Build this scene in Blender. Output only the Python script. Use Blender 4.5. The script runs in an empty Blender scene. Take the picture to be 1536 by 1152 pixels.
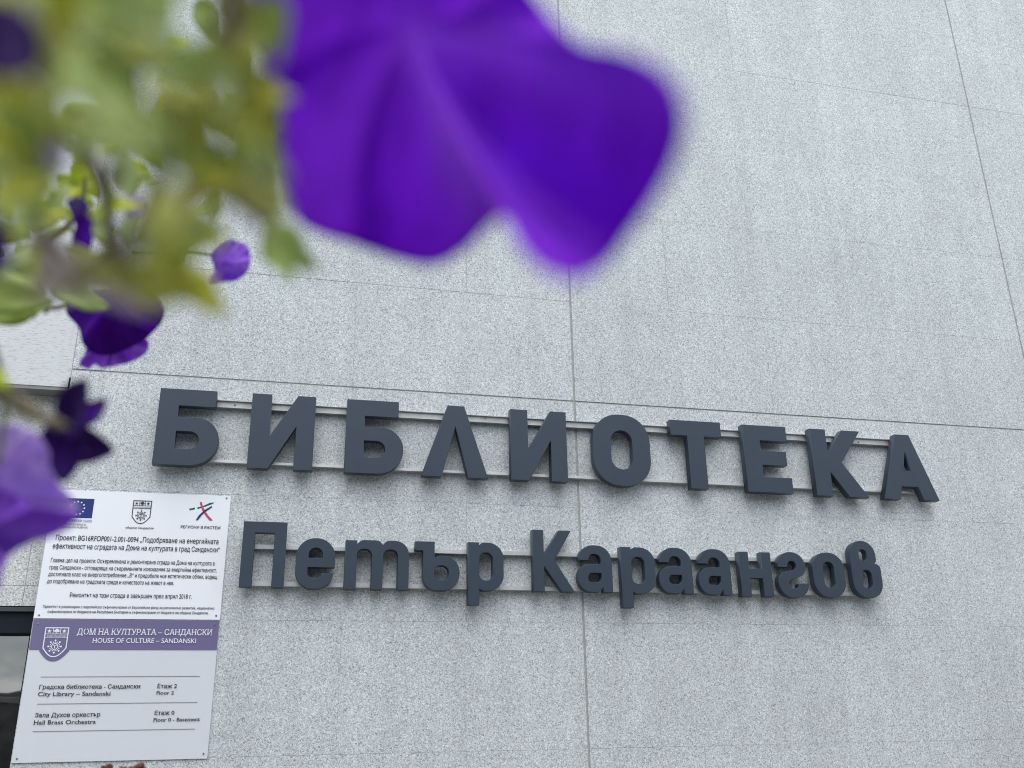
import bpy, bmesh, math, random
from mathutils import Vector, Matrix
from mathutils.geometry import tessellate_polygon
random.seed(7)
scene = bpy.context.scene
C = scene.collection
R = math.radians

# ------------------------------------------------------------------ camera
F_PX = 1396.84
EYE = Vector((0.0, 0.0, 1.6))
RIGHT = Vector((.97250, -.23237, -.01604)).normalized()
FWD = Vector((.22355, .91186, .34430)).normalized()
UP = RIGHT.cross(FWD).normalized()
cam_d = bpy.data.cameras.new('camera')
cam = bpy.data.objects.new('camera', cam_d)
C.objects.link(cam)
m3 = Matrix((RIGHT, UP, -FWD)).transposed()
cam.matrix_world = Matrix.Translation(EYE) @ m3.to_4x4()
cam_d.sensor_width = 36.0
cam_d.lens = F_PX / 1536 * 36
cam_d.clip_start = 0.02
cam_d.clip_end = 400
cam_d.dof.use_dof = True
cam_d.dof.focus_distance = 3.65
cam_d.dof.aperture_fstop = (cam_d.lens / 1000) / 0.00400
scene.camera = cam

# ------------------------------------------------------------------ world
SUN_EL, SUN_AZ = R(62), R(190)          # high sun behind cloud, in front of the wall
world = bpy.data.worlds.new('World')
scene.world = world
world.use_nodes = True
nt = world.node_tree
bg = nt.nodes['Background']
sky = nt.nodes.new('ShaderNodeTexSky')
sky.sky_type = 'NISHITA'
sky.sun_disc = False
sky.sun_elevation = SUN_EL
sky.sun_rotation = SUN_AZ
tc = nt.nodes.new('ShaderNodeTexCoord')
mp = nt.nodes.new('ShaderNodeMapping'); mp.inputs['Scale'].default_value = (1, 1, 2.2)
nz = nt.nodes.new('ShaderNodeTexNoise')
nz.inputs['Scale'].default_value = 3.4; nz.inputs['Detail'].default_value = 9; nz.inputs['Roughness'].default_value = .58
nz2 = nt.nodes.new('ShaderNodeTexNoise')
nz2.inputs['Scale'].default_value = 15; nz2.inputs['Detail'].default_value = 9
cr = nt.nodes.new('ShaderNodeValToRGB')
cr.color_ramp.elements[0].position = .36; cr.color_ramp.elements[1].position = .56
cr2 = nt.nodes.new('ShaderNodeValToRGB')
cr2.color_ramp.elements[0].position = .36; cr2.color_ramp.elements[0].color = (3.6, 4.4, 5.5, 1)
cr2.color_ramp.elements[1].position = .62; cr2.color_ramp.elements[1].color = (11.5, 11.7, 11.9, 1)
mx = nt.nodes.new('ShaderNodeMix'); mx.data_type = 'RGBA'
nt.links.new(tc.outputs['Generated'], mp.inputs['Vector'])
nt.links.new(mp.outputs['Vector'], nz.inputs['Vector'])
nt.links.new(mp.outputs['Vector'], nz2.inputs['Vector'])
nt.links.new(nz.outputs['Fac'], cr.inputs['Fac'])
nt.links.new(nz2.outputs['Fac'], cr2.inputs['Fac'])
nt.links.new(cr.outputs['Color'], mx.inputs['Factor'])
nt.links.new(sky.outputs['Color'], mx.inputs['A'])
nt.links.new(cr2.outputs['Color'], mx.inputs['B'])
nt.links.new(mx.outputs['Result'], bg.inputs['Color'])
bg.inputs['Strength'].default_value = 0.10

sun_d = bpy.data.lights.new('sun', 'SUN')
sun_d.energy = 0.8
sun_d.angle = R(50)
sun_d.color = (1, .97, .93)
sun = bpy.data.objects.new('sun', sun_d)
C.objects.link(sun)
# NISHITA: rotation 0 puts the sun towards +Y and turns clockwise seen from above
sdir = Vector((math.sin(SUN_AZ) * math.cos(SUN_EL), math.cos(SUN_AZ) * math.cos(SUN_EL), math.sin(SUN_EL)))
sun.rotation_euler = sdir.to_track_quat('Z', 'Y').to_euler()
sun.location = (0, -6, 12)

vs = scene.view_settings
vs.view_transform = 'Standard'; vs.look = 'None'; vs.gamma = 1; vs.use_curve_mapping = False
vs.exposure = 1.18
scene.cycles.filter_width = 1.05
scene.cycles.use_adaptive_sampling = False
scene.cycles.denoising_prefilter = 'NONE'

# ------------------------------------------------------------------ helpers
WALL = 3.5                              # the facade is the plane y = 3.5


def at(u, v, d):
    """photo pixel (1536 wide) and distance along the view -> point of the place"""
    return EYE + (FWD + RIGHT * ((u - 768) / F_PX) - UP * ((v - 576) / F_PX)) * d


def on(u, v, y):
    """photo pixel -> point of the vertical plane at distance y"""
    r = FWD + RIGHT * ((u - 768) / F_PX) - UP * ((v - 576) / F_PX)
    return EYE + r * (y / r.y)


def link(o, parent=None):
    C.objects.link(o)
    if parent: o.parent = parent
    return o


def tag(o, label=None, cat=None, group=None, kind=None):
    if label: o['label'] = label
    if cat: o['category'] = cat
    if group: o['group'] = group
    if kind: o['kind'] = kind
    return o


def empty(name, loc=(0, 0, 0)):
    o = bpy.data.objects.new(name, None)
    o.location = loc; o.empty_display_size = .05
    return link(o)


def mesh_obj(name, verts, faces, mat=None, parent=None, smooth=False):
    me = bpy.data.meshes.new(name)
    me.from_pydata([tuple(v) for v in verts], [], faces)
    me.update()
    if smooth:
        for p in me.polygons: p.use_smooth = True
    if mat: me.materials.append(mat)
    o = bpy.data.objects.new(name, me)
    return link(o, parent)


BOXF = [(0, 3, 2, 1), (4, 5, 6, 7), (0, 1, 5, 4), (1, 2, 6, 5), (2, 3, 7, 6), (3, 0, 4, 7)]


def boxv(x0, x1, y0, y1, z0, z1):
    return [(x0, y0, z0), (x1, y0, z0), (x1, y1, z0), (x0, y1, z0), (x0, y0, z1), (x1, y0, z1), (x1, y1, z1), (x0, y1, z1)]


def box(name, b, mat, parent=None, bev=0):
    o = mesh_obj(name, boxv(*b), BOXF, mat, parent)
    if bev:
        bm = bmesh.new(); bm.from_mesh(o.data)
        bmesh.ops.bevel(bm, geom=bm.edges[:], offset=bev, segments=1, affect='EDGES')
        bm.to_mesh(o.data); bm.free()
    return o


def multibox(name, bs, mat, parent=None):
    V, Fc = [], []
    for b in bs:
        n = len(V); V += boxv(*b); Fc += [tuple(i + n for i in f) for f in BOXF]
    return mesh_obj(name, V, Fc, mat, parent)


def tube(name, pts, radii, mat, parent=None, n=8):
    pts = [Vector(p) for p in pts]
    # resample smooth (Catmull-Rom)
    P, Q = [], []
    for i in range(len(pts) - 1):
        a = pts[max(i - 1, 0)]; b = pts[i]; c = pts[i + 1]; d = pts[min(i + 2, len(pts) - 1)]
        for k in range(5):
            t = k / 5
            P.append(.5 * ((2 * b) + (c - a) * t + (2 * a - 5 * b + 4 * c - d) * t * t + (3 * b - a - 3 * c + d) * t ** 3))
            Q.append(radii[i] * (1 - t) + radii[i + 1] * t)
    P.append(pts[-1]); Q.append(radii[-1])
    V, Fc = [], []
    for i, p in enumerate(P):
        t = (P[min(i + 1, len(P) - 1)] - P[max(i - 1, 0)]).normalized()
        s = t.cross(Vector((.3, .9, .1))).normalized(); w = t.cross(s)
        for k in range(n):
            a = 2 * math.pi * k / n
            V.append(p + (s * math.cos(a) + w * math.sin(a)) * Q[i])
    for i in range(len(P) - 1):
        for k in range(n):
            Fc.append((i * n + k, i * n + (k + 1) % n, (i + 1) * n + (k + 1) % n, (i + 1) * n + k))
    Fc.append(tuple(range(n))); Fc.append(tuple(range(len(V) - n, len(V))))
    return mesh_obj(name, V, Fc, mat, parent, True)


# ------------------------------------------------------------------ materials
def new_mat(name):
    m = bpy.data.materials.new(name); m.use_nodes = True
    return m, m.node_tree, m.node_tree.nodes['Principled BSDF']


def plain(name, col, rough=.5, metal=0, spec=.5, noise=0, nscale=30, bump=0, bscale=200, coat=0):
    m, t, b = new_mat(name)
    b.inputs['Base Color'].default_value = (*col, 1)
    b.inputs['Roughness'].default_value = rough
    b.inputs['Metallic'].default_value = metal
    b.inputs['Specular IOR Level'].default_value = spec
    b.inputs['Coat Weight'].default_value = coat
    g = t.nodes.new('ShaderNodeNewGeometry')
    if noise:
        n = t.nodes.new('ShaderNodeTexNoise'); n.inputs['Scale'].default_value = nscale; n.inputs['Detail'].default_value = 6
        r = t.nodes.new('ShaderNodeMapRange')
        r.inputs['From Min'].default_value = .3; r.inputs['From Max'].default_value = .7
        r.inputs['To Min'].default_value = 1 - noise; r.inputs['To Max'].default_value = 1 + noise
        x = t.nodes.new('ShaderNodeVectorMath'); x.operation = 'SCALE'
        x.inputs[0].default_value = col
        t.links.new(g.outputs['Position'], n.inputs['Vector'])
        t.links.new(n.outputs['Fac'], r.inputs['Value']); t.links.new(r.outputs['Result'], x.inputs['Scale'])
        t.links.new(x.outputs['Vector'], b.inputs['Base Color'])
    if bump:
        n = t.nodes.new('ShaderNodeTexNoise'); n.inputs['Scale'].default_value = bscale; n.inputs['Detail'].default_value = 4
        u = t.nodes.new('ShaderNodeBump'); u.inputs['Strength'].default_value = bump; u.inputs['Distance'].default_value = .002
        t.links.new(g.outputs['Position'], n.inputs['Vector'])
        t.links.new(n.outputs['Fac'], u.inputs['Height']); t.links.new(u.outputs['Normal'], b.inputs['Normal'])
    return m


def granite(name, tint=(1, 1, 1), gain=1.0):
    m, t, b = new_mat(name)
    L = t.links.new
    g = t.nodes.new('ShaderNodeNewGeometry')
    # warp the lookup a little so that grains are not round cells
    wn = t.nodes.new('ShaderNodeTexNoise'); wn.inputs['Scale'].default_value = 240; wn.inputs['Detail'].default_value = 2
    wv = t.nodes.new('ShaderNodeVectorMath'); wv.operation = 'MULTIPLY_ADD'
    wv.inputs[1].default_value = (.006, .006, .006)
    L(g.outputs['Position'], wn.inputs['Vector']); L(wn.outputs['Color'], wv.inputs[0]); L(g.outputs['Position'], wv.inputs[2])
    v = t.nodes.new('ShaderNodeTexVoronoi'); v.inputs['Scale'].default_value = 330
    L(wv.outputs['Vector'], v.inputs['Vector'])
    sp = t.nodes.new('ShaderNodeSeparateColor'); L(v.outputs['Color'], sp.inputs['Color'])
    cr = t.nodes.new('ShaderNodeValToRGB'); e = cr.color_ramp.elements
    e[0].position = 0; e[0].color = (.23, .245, .245, 1)
    e[1].position = 1; e[1].color = (.80, .822, .82, 1)
    for p, c in ((.12, (.375, .395, .395)), (.32, (.515, .536, .54)), (.66, (.59, .612, .618)), (.88, (.68, .705, .71))):
        k = e.new(p); k.color = (*c, 1)
    L(sp.outputs['Red'], cr.inputs['Fac'])
    v2 = t.nodes.new('ShaderNodeTexVoronoi'); v2.inputs['Scale'].default_value = 120
    L(wv.outputs['Vector'], v2.inputs['Vector'])
    sp2 = t.nodes.new('ShaderNodeSeparateColor'); L(v2.outputs['Color'], sp2.inputs['Color'])
    r2 = t.nodes.new('ShaderNodeMapRange'); r2.inputs['To Min'].default_value = .93; r2.inputs['To Max'].default_value = 1.07
    L(sp2.outputs['Green'], r2.inputs['Value'])
    # broad clouding, damp streaks and per-slab tone
    n = t.nodes.new('ShaderNodeTexNoise'); n.inputs['Scale'].default_value = 2.6; n.inputs['Detail'].default_value = 7; n.inputs['Roughness'].default_value = .62
    L(g.outputs['Position'], n.inputs['Vector'])
    r3 = t.nodes.new('ShaderNodeMapRange'); r3.inputs['From Min'].default_value = .3; r3.inputs['From Max'].default_value = .7
    r3.inputs['To Min'].default_value = .935; r3.inputs['To Max'].default_value = 1.055
    L(n.outputs['Fac'], r3.inputs['Value'])
    mp = t.nodes.new('ShaderNodeMapping'); mp.inputs['Scale'].default_value = (9, 9, .8)
    L(g.outputs['Position'], mp.inputs['Vector'])
    n2 = t.nodes.new('ShaderNodeTexNoise'); n2.inputs['Scale'].default_value = 1.3; n2.inputs['Detail'].default_value = 5
    L(mp.outputs['Vector'], n2.inputs['Vector'])
    r4 = t.nodes.new('ShaderNodeMapRange'); r4.inputs['From Min'].default_value = .35; r4.inputs['From Max'].default_value = .7
    r4.inputs['To Min'].default_value = .94; r4.inputs['To Max'].default_value = 1.035
    L(n2.outputs['Fac'], r4.inputs['Value'])
    oi = t.nodes.new('ShaderNodeObjectInfo')
    r5 = t.nodes.new('ShaderNodeMapRange'); r5.inputs['To Min'].default_value = .98 * gain; r5.inputs['To Max'].default_value = 1.02 * gain
    L(oi.outputs['Random'], r5.inputs['Value'])
    def mul(a, c):
        q = t.nodes.new('ShaderNodeMath'); q.operation = 'MULTIPLY'; L(a, q.inputs[0]); L(c, q.inputs[1]); return q.outputs[0]
    f = mul(mul(r2.outputs['Result'], r3.outputs['Result']), mul(r4.outputs['Result'], r5.outputs['Result']))
    x = t.nodes.new('ShaderNodeVectorMath'); x.operation = 'SCALE'; L(cr.outputs['Color'], x.inputs[0]); L(f, x.inputs['Scale'])
    y = t.nodes.new('ShaderNodeVectorMath'); y.operation = 'MULTIPLY'; y.inputs[1].default_value = tint
    L(x.outputs['Vector'], y.inputs[0])
    L(y.outputs['Vector'], b.inputs['Base Color'])
    b.inputs['Roughness'].default_value = .75; b.inputs['Specular IOR Level'].default_value = .3
    bp = t.nodes.new('ShaderNodeBump'); bp.inputs['Strength'].default_value = .35; bp.inputs['Distance'].default_value = .0015
    L(sp.outputs['Red'], bp.inputs['Height']); L(bp.outputs['Normal'], b.inputs['Normal'])
    return m


def soft(name, c1, c2, trans=.35, nscale=60, rough=.5, spec=.4, sheen=0):
    """thin living tissue: two-tone, partly translucent"""
    m, t, b = new_mat(name)
    L = t.links.new
    tcn = t.nodes.new('ShaderNodeNewGeometry')
    n = t.nodes.new('ShaderNodeTexNoise'); n.inputs['Scale'].default_value = nscale; n.inputs['Detail'].default_value = 4
    L(tcn.outputs['Position'], n.inputs['Vector'])
    r = t.nodes.new('ShaderNodeValToRGB'); r.color_ramp.elements[0].position = .35; r.color_ramp.elements[1].position = .65
    r.color_ramp.elements[0].color = (*c1, 1); r.color_ramp.elements[1].color = (*c2, 1)
    L(n.outputs['Fac'], r.inputs['Fac']); L(r.outputs['Color'], b.inputs['Base Color'])
    b.inputs['Roughness'].default_value = rough; b.inputs['Specular IOR Level'].default_value = spec
    b.inputs['Sheen Weight'].default_value = sheen; b.inputs['Sheen Roughness'].default_value = .4
    tr = t.nodes.new('ShaderNodeBsdfTranslucent'); L(r.outputs['Color'], tr.inputs['Color'])
    ms = t.nodes.new('ShaderNodeMixShader'); ms.inputs['Fac'].default_value = trans
    L(b.outputs['BSDF'], ms.inputs[1]); L(tr.outputs['BSDF'], ms.inputs[2])
    L(ms.outputs['Shader'], t.nodes['Material Output'].inputs['Surface'])
    return m


M_granite = granite('granite', (1, 1.005, .985), 1.0)
M_recess = granite('recess_granite', (1.06, 1.04, .99), 1.15)
M_mortar = plain('mortar', (.36, .365, .345), .9, noise=.15, nscale=40)
M_letter = plain('letter_paint', (.035, .050, .070), .45, spec=.38, noise=.05, nscale=9, bump=.03, bscale=500)
M_rail = plain('rail_aluminium', (.60, .60, .585), .42, metal=.55, noise=.10, nscale=25)
M_channel = plain('rail_shaded', (.46, .46, .44), .45, metal=.4, noise=.12, nscale=25)  # darker than the flat rails, shade under the flange put into the colour
M_screw = plain('screw_steel', (.22, .23, .26), .35, metal=.8)
M_board_up = plain('board_white_lit', (.845, .86, .88), .25, spec=.5, noise=.012, nscale=6)
M_board_shaded = plain('board_white_shaded', (.66, .68, .70), .25, spec=.5, noise=.012, nscale=6)  # same white as the upper board, dimmer light lower down put into the colour
M_board_edge = plain('board_edge', (.42, .43, .45), .6)
M_ink = plain('ink_black', (.032, .034, .040), .45)
M_inkw = plain('ink_white', (.80, .80, .84), .35)
M_purple = plain('band_violet', (.165, .140, .262), .3, noise=.03, nscale=8)
M_line = plain('ink_grey', (.20, .21, .23), .5)
M_blue = plain('flag_blue', (.004, .022, .16), .4)
M_green = plain('logo_green', (.01, .085, .07), .4)
M_red = plain('logo_red', (.50, .06, .13), .4)
M_navy = plain('logo_navy', (.02, .02, .10), .4)
M_frame = plain('window_frame_dark', (.007, .010, .018), .5, spec=.25, noise=.08, nscale=14)
M_paving = plain('paving_stone', (.17, .165, .155), .85, noise=.14, nscale=3, bump=.2, bscale=90)
M_soffit_shade = plain('soffit_shaded', (.24, .24, .23), .8)  # shade under the lintel put into the soffit colour
M_roofcap = plain('parapet_metal', (.25, .26, .28), .45, metal=.5)


def render_white():
    m, t, b = new_mat('white_render')
    L = t.links.new
    g = t.nodes.new('ShaderNodeNewGeometry')
    mp = t.nodes.new('ShaderNodeMapping'); mp.inputs['Scale'].default_value = (34, 34, 170)
    L(g.outputs['Position'], mp.inputs['Vector'])
    n = t.nodes.new('ShaderNodeTexNoise'); n.inputs['Scale'].default_value = 1.4; n.inputs['Detail'].default_value = 8; n.inputs['Roughness'].default_value = .72
    L(mp.outputs['Vector'], n.inputs['Vector'])
    r = t.nodes.new('ShaderNodeValToRGB'); e = r.color_ramp.elements
    e[0].position = .30; e[0].color = (.34, .34, .33, 1); e[1].position = .48; e[1].color = (.64, .655, .64, 1)
    L(n.outputs['Fac'], r.inputs['Fac']); L(r.outputs['Color'], b.inputs['Base Color'])
    b.inputs['Roughness'].default_value = .9
    bp = t.nodes.new('ShaderNodeBump'); bp.inputs['Strength'].default_value = .5; bp.inputs['Distance'].default_value = .002
    L(n.outputs['Fac'], bp.inputs['Height']); L(bp.outputs['Normal'], b.inputs['Normal'])
    return m


M_render = render_white()


def glass_mat():
    m, t, b = new_mat('window_glass')
    b.inputs['Base Color'].default_value = (.012, .014, .017, 1)
    b.inputs['Roughness'].default_value = .015
    b.inputs['Specular IOR Level'].default_value = 1.0
    b.inputs['IOR'].default_value = 1.75
    g = t.nodes.new('ShaderNodeNewGeometry')
    n = t.nodes.new('ShaderNodeTexNoise'); n.inputs['Scale'].default_value = 3; n.inputs['Detail'].default_value = 1
    t.links.new(g.outputs['Position'], n.inputs['Vector'])
    bp = t.nodes.new('ShaderNodeBump'); bp.inputs['Strength'].default_value = .08; bp.inputs['Distance'].default_value = .01
    t.links.new(n.outputs['Fac'], bp.inputs['Height']); t.links.new(bp.outputs['Normal'], b.inputs['Normal'])
    return m


M_glass = glass_mat()

# ------------------------------------------------------------------ ground
box('paving', (-90, 90, -120, 3.5, -.3, 0), M_paving)['kind'] = 'structure'

# ------------------------------------------------------------------ the library wall
J1, J2 = 1.1245, 3.4175
EDGE = -.815
zs = [2.863 - .449 * k for k in range(6, 0, -1)] + [2.863 + .4575 * k for k in range(0, 11)]
building = empty('library_building', (0, WALL, 0))
tag(building, 'library building faced with pale grey speckled granite slabs', 'building')
ZTOP = zs[-1]
box('wall_core', (EDGE, 10, WALL + .003, WALL + .30, .0, ZTOP + .3), M_mortar, building).location = (0, -WALL, 0)


def inb(o):                              # parts of the building keep world coordinates
    o.location = (0, -WALL, 0); return o


inb(box('wall_core', (-9, -2.7, WALL + .003, WALL + .30, 0, ZTOP + .3), M_mortar, building))
inb(box('wall_core', (-2.7, EDGE, WALL + .003, WALL + .30, 2.80, ZTOP + .3), M_mortar, building))
inb(box('parapet', (-9, 10, WALL - .05, WALL + .35, ZTOP + .3, ZTOP + .42), M_roofcap, building))
inb(box('plinth', (EDGE, 10, WALL - .02, WALL + .01, 0, zs[0] - .006), M_recess, building))
T = .9144


def slab(x0, x1, z0, z1, gx0, gx1, gz0, gz1):
    dy = random.uniform(-.0006, .0006)
    inb(box('granite_slab', (x0 + gx0, x1 - gx1, WALL + dy, WALL + .024, z0 + gz0, z1 - gz1), M_granite, building))


for i in range(len(zs) - 1):
    z0, z1 = zs[i], zs[i + 1]
    gz0 = .0034 if abs(z0 - 2.863) < .01 else .00035
    gz1 = .0034 if abs(z1 - 2.863) < .01 else .00035
    even = i % 2 == 1 if z0 < 2.86 else (i % 2 == 0)
    even = (i % 2 == 0) if z1 > 2.87 else (i % 2 == 1)
    for (a, b, o0) in ((EDGE, J1, J1), (J1, J2, J1), (J2, 5.71, J2), (5.71, 8.0, 5.71)):
        cuts = []
        off = T if even else T / 2
        if a == EDGE:
            x = b - off
            while x > a + .1: cuts.append(x); x -= T
            cuts = sorted(cuts)
        else:
            x = a + off
            while x < b - .1: cuts.append(x); x += T
        xs = [a] + cuts + [b]
        for k in range(len(xs) - 1):
            slab(xs[k], xs[k + 1], z0, z1,
                 .0045 if k == 0 and a != EDGE else .0004 if k else 0, .0045 if k == len(xs) - 2 else .0004, gz0, gz1)

# bay at the left: a white rendered panel above, a recessed stone band, then the window
RD = 3.585                                # plane of the recessed band
inb(box('render_panel', (-2.7, EDGE - .003, WALL + .002, WALL + .02, 2.793, ZTOP + .3), M_render, building))
inb(box('lintel_soffit', (-2.7, EDGE, WALL + .004, RD + .1, 2.78, 2.792), M_soffit_shade, building))
inb(box('corner_gap', (EDGE - .006, EDGE - .001, WALL - .001, WALL + .004, 2.790, 2.83), M_frame, building))
for k, (a, b) in enumerate(((2.085, 2.78), (2.015, 2.0838))):
    for (x0, x1) in ((EDGE - .062, EDGE), (EDGE - .95, EDGE - .0632), (-2.7, EDGE - .9512)):
        inb(box('recess_slab', (x0, x1, RD, RD + .05, a, b), M_recess, building))
inb(box('recess_core', (-2.7, EDGE, RD + .052, RD + .2, 2.0, 2.79), M_mortar, building))
inb(box('reveal_slab', (EDGE - .0, EDGE + .02, WALL + .026, RD + .2, .4, 2.79), M_recess, building))
inb(box('sill_wall', (-2.7, EDGE, RD - .02, RD + .2, 0, .95), M_recess, building))
win = empty('window', (-1.7, RD, 1.0)); win.parent = building; win.location = (-1.7, RD - WALL, 1.0)


def inw(o): o.location = (1.7, -RD, -1.0); return o


WY = RD + .03
inw(multibox('frame', [(-2.7, EDGE, WY - .03, WY + .06, 1.925, 2.012), (-2.7, EDGE, WY - .02, WY + .06, 1.41, 1.485),
                       (-2.7, -2.62, WY, WY + .06, .95, 1.925), (EDGE - .03, EDGE, WY, WY + .06, .95, 1.925),
                       (-1.77, -1.70, WY - .01, WY + .05, .95, 1.41)], M_frame, win))
inw(box('head_trim', (-2.7, EDGE, WY - .045, WY - .031, 1.995, 2.010), plain('trim_grey', (.05, .055, .06), .4), win))
inw(box('pane', (-2.62, EDGE - .03, WY + .035, WY + .045, 1.485, 1.925), M_glass, win))
inw(box('pane', (-2.62, -1.77, WY + .036, WY + .046, .95, 1.41), M_glass, win))
inw(box('pane', (-1.70, EDGE - .03, WY + .036, WY + .046, .95, 1.41), M_glass, win))
inb(box('room_back', (-9, 10, WALL + .9, WALL + 1.0, 0, ZTOP), M_frame, building))


# ------------------------------------------------------------------ raised letters
def fillet(pts, seg=9):
    n = len(pts); out = []
    P = [Vector((p[0], p[1])) for p in pts]; rr = [p[2] if len(p) > 2 else 0 for p in pts]
    # tangent lengths, clamped to the edges
    tl = []
    for i in range(n):
        if not rr[i]: tl.append(0); continue
        a = (P[i - 1] - P[i]).normalized(); b = (P[(i + 1) % n] - P[i]).normalized()
        ang = math.acos(max(-1, min(1, a.dot(b))))
        tl.append(rr[i] / math.tan(ang / 2))
    for i in range(n):
        j = (i + 1) % n; L = (P[j] - P[i]).length; s = tl[i] + tl[j]
        if s > L - 1e-6:
            k = (L - .01) / s; tl[i] *= k; tl[j] *= k
    for i in range(n):
        if tl[i] <= 0: out.append(P[i]); continue
        a = (P[i - 1] - P[i]).normalized(); b = (P[(i + 1) % n] - P[i]).normalized()
        A = P[i] + a * tl[i]; B = P[i] + b * tl[i]
        ang = math.acos(max(-1, min(1, a.dot(b)))); r = tl[i] * math.tan(ang / 2)
        cc = P[i] + (a + b).normalized() * (r / math.sin(ang / 2))
        a0 = math.atan2(A.y - cc.y, A.x - cc.x); a1 = math.atan2(B.y - cc.y, B.x - cc.x)
        da = (a1 - a0 + math.pi) % (2 * math.pi) - math.pi
        for k in range(seg + 1):
            t = a0 + da * k / seg
            out.append(Vector((cc.x + r * math.cos(t), cc.y + r * math.sin(t))))
    return out


def curve_mesh(contours, extrude, bevel):
    cu = bpy.data.curves.new('outline', 'CURVE'); cu.dimensions = '2D'; cu.fill_mode = 'BOTH'
    cu.extrude = extrude; cu.bevel_depth = bevel; cu.bevel_resolution = 1; cu.offset = -bevel
    for c in contours:
        s = cu.splines.new('POLY'); s.points.add(len(c) - 1)
        for i, p in enumerate(c): s.points[i].co = (p[0], p[1], 0, 1)
        s.use_cyclic_u = True
    o = bpy.data.objects.new('tmp', cu); C.objects.link(o)
    dg = bpy.context.evaluated_depsgraph_get()
    me = bpy.data.meshes.new_from_object(o.evaluated_get(dg))
    bpy.data.objects.remove(o); bpy.data.curves.remove(cu)
    return me


GL = {
 'Б': (222, 290, [[(0,0),(222,0,98),(222,183,88),(70,183),(70,226),(200,226),(200,290),(0,290)], [(70,62),(152,62,33),(152,128,33),(70,128)]]),
 'И': (235, 290, [[(0,0),(74,0),(168,168),(166,0),(235,0),(235,290),(168,290),(73,126),(72,290),(0,290)]]),
 'Л': (261, 290, [[(0,0),(78,0),(131,205),(182,0),(261,0),(166,290),(100,290)]]),
 'О': (246, 302, [[(0,0,112),(246,0,112),(246,302,112),(0,302,112)], [(77,69,46),(169,69,46),(169,234,46),(77,234,46)]]),
 'Т': (228, 292, [[(73,0),(150,0),(150,226),(228,226),(228,292),(0,292),(0,226),(73,226)]]),
 'Е': (208, 292, [[(0,0),(208,0),(208,66),(78,66),(78,119),(194,119),(194,180),(78,180),(78,226),(205,226),(205,292),(0,292)]]),
 'К': (248, 296, [[(0,0),(77,0),(77,107),(155,0),(248,0),(138,150),(246,296),(157,296),(77,193),(77,296),(0,296)]]),
 'А': (274, 294, [[(0,0),(81,0),(97,58),(177,58),(196,0),(274,0),(171,294),(101,294)], [(117,130),(157,130),(138,216)]]),
 'п': (154, 234, [[(0,0),(43,0),(43,194),(111,194),(111,0),(154,0),(154,234),(0,234)]]),
 'е': (138, 182, [[(138,77),(138,182,66),(0,182,66),(0,0,64),(134,0,60),(134,57),(92,57),(88,37,14),(43,37,22),(43,77)], [(44,110),(94,110),(94,147,25),(44,147,25)]]),
 'т': (233, 180, [[(0,0),(42,0),(42,147,24),(97,147,24),(97,0),(138,0),(138,147,24),(192,147,24),(192,0),(233,0),(233,180,52),(150,180,22),(136,164),(122,180,22),(58,180,22),(42,166),(42,178),(0,178)]]),
 'ъ': (168, 180, [[(30,0,52),(168,0,64),(168,128,60),(86,128,16),(73,117),(73,180),(0,180),(0,146),(30,146)], [(72,38,25),(127,38,25),(127,92,25),(72,92,25)]]),
 'р': (136, 180, [[(0,-53),(42,-53),(42,8),(54,0,14),(136,0,60),(136,180,60),(54,180,18),(42,170),(42,180),(0,180)], [(42,38,24),(94,38,24),(94,142,24),(42,142,24)]]),
 'к': (163, 234, [[(0,0),(44,0),(44,96),(113,0),(163,0),(86,118),(156,234),(106,234),(44,140),(44,234),(0,234)]]),
 'а': (140, 180, [[(102,0),(140,0),(140,180,62),(4,180,60),(4,121),(45,121),(48,146,20),(95,146,24),(95,107),(0,107,50),(0,0,52),(86,0,14),(100,20)], [(41,36,17),(84,36,20),(95,52,8),(95,73),(41,73,17)]]),
 'н': (140, 177, [[(0,0),(42,0),(42,72),(97,72),(97,0),(140,0),(140,177),(97,177),(97,110),(42,110),(42,177),(0,177)]]),
 'г': (134, 184, [[(4,122),(47,122),(48,148,19),(86,148,19),(86,114,18),(0,98,46),(0,0,60),(134,0,58),(134,57),(91,57),(86,37,12),(46,37,20),(46,68,20),(128,94,40),(128,184,60),(4,184,58)]]),
 'о': (146, 184, [[(0,0,68),(146,0,68),(146,184,68),(0,184,68)], [(48,38,25),(98,38,25),(98,146,25),(48,146,25)]]),
 'в': (136, 236, [[(0,0,64),(136,0,62),(136,139,42),(108,141,6),(121,150,18),(121,236,58),(0,236,58)], [(43,152,15),(80,152,17),(80,200,18),(43,200,18)], [(43,37,22),(91,37,24),(91,115,24),(43,115,24)]]),
}
LETTER_BACK, LETTER_FRONT = WALL - .025, WALL - .060
cache = {}


def letter(ch, x, z, w, h, parent, shown):
    W, H, cs = GL[ch]
    key = (ch, round(w), round(h))
    if key not in cache:
        sx, sy = w / W, h / H
        cache[key] = curve_mesh([[(p.x * sx / 1000, p.y * sy / 1000) for p in fillet(c)] for c in cs], .0165, .001)
        cache[key].name = 'letter'; cache[key].materials.clear(); cache[key].materials.append(M_letter)
        bm = bmesh.new(); bm.from_mesh(cache[key]); bmesh.ops.remove_doubles(bm, verts=bm.verts, dist=1e-5)
        bm.to_mesh(cache[key]); bm.free()
    o = bpy.data.objects.new('letter', cache[key])
    o['label'] = 'raised dark slate letter ' + shown
    link(o, parent)
    o.rotation_euler = (R(90), 0, 0)
    o.location = Vector((x / 1000, (LETTER_BACK + LETTER_FRONT) / 2 + random.uniform(-.0005, .0005), z / 1000)) - parent.location
    return o


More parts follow.
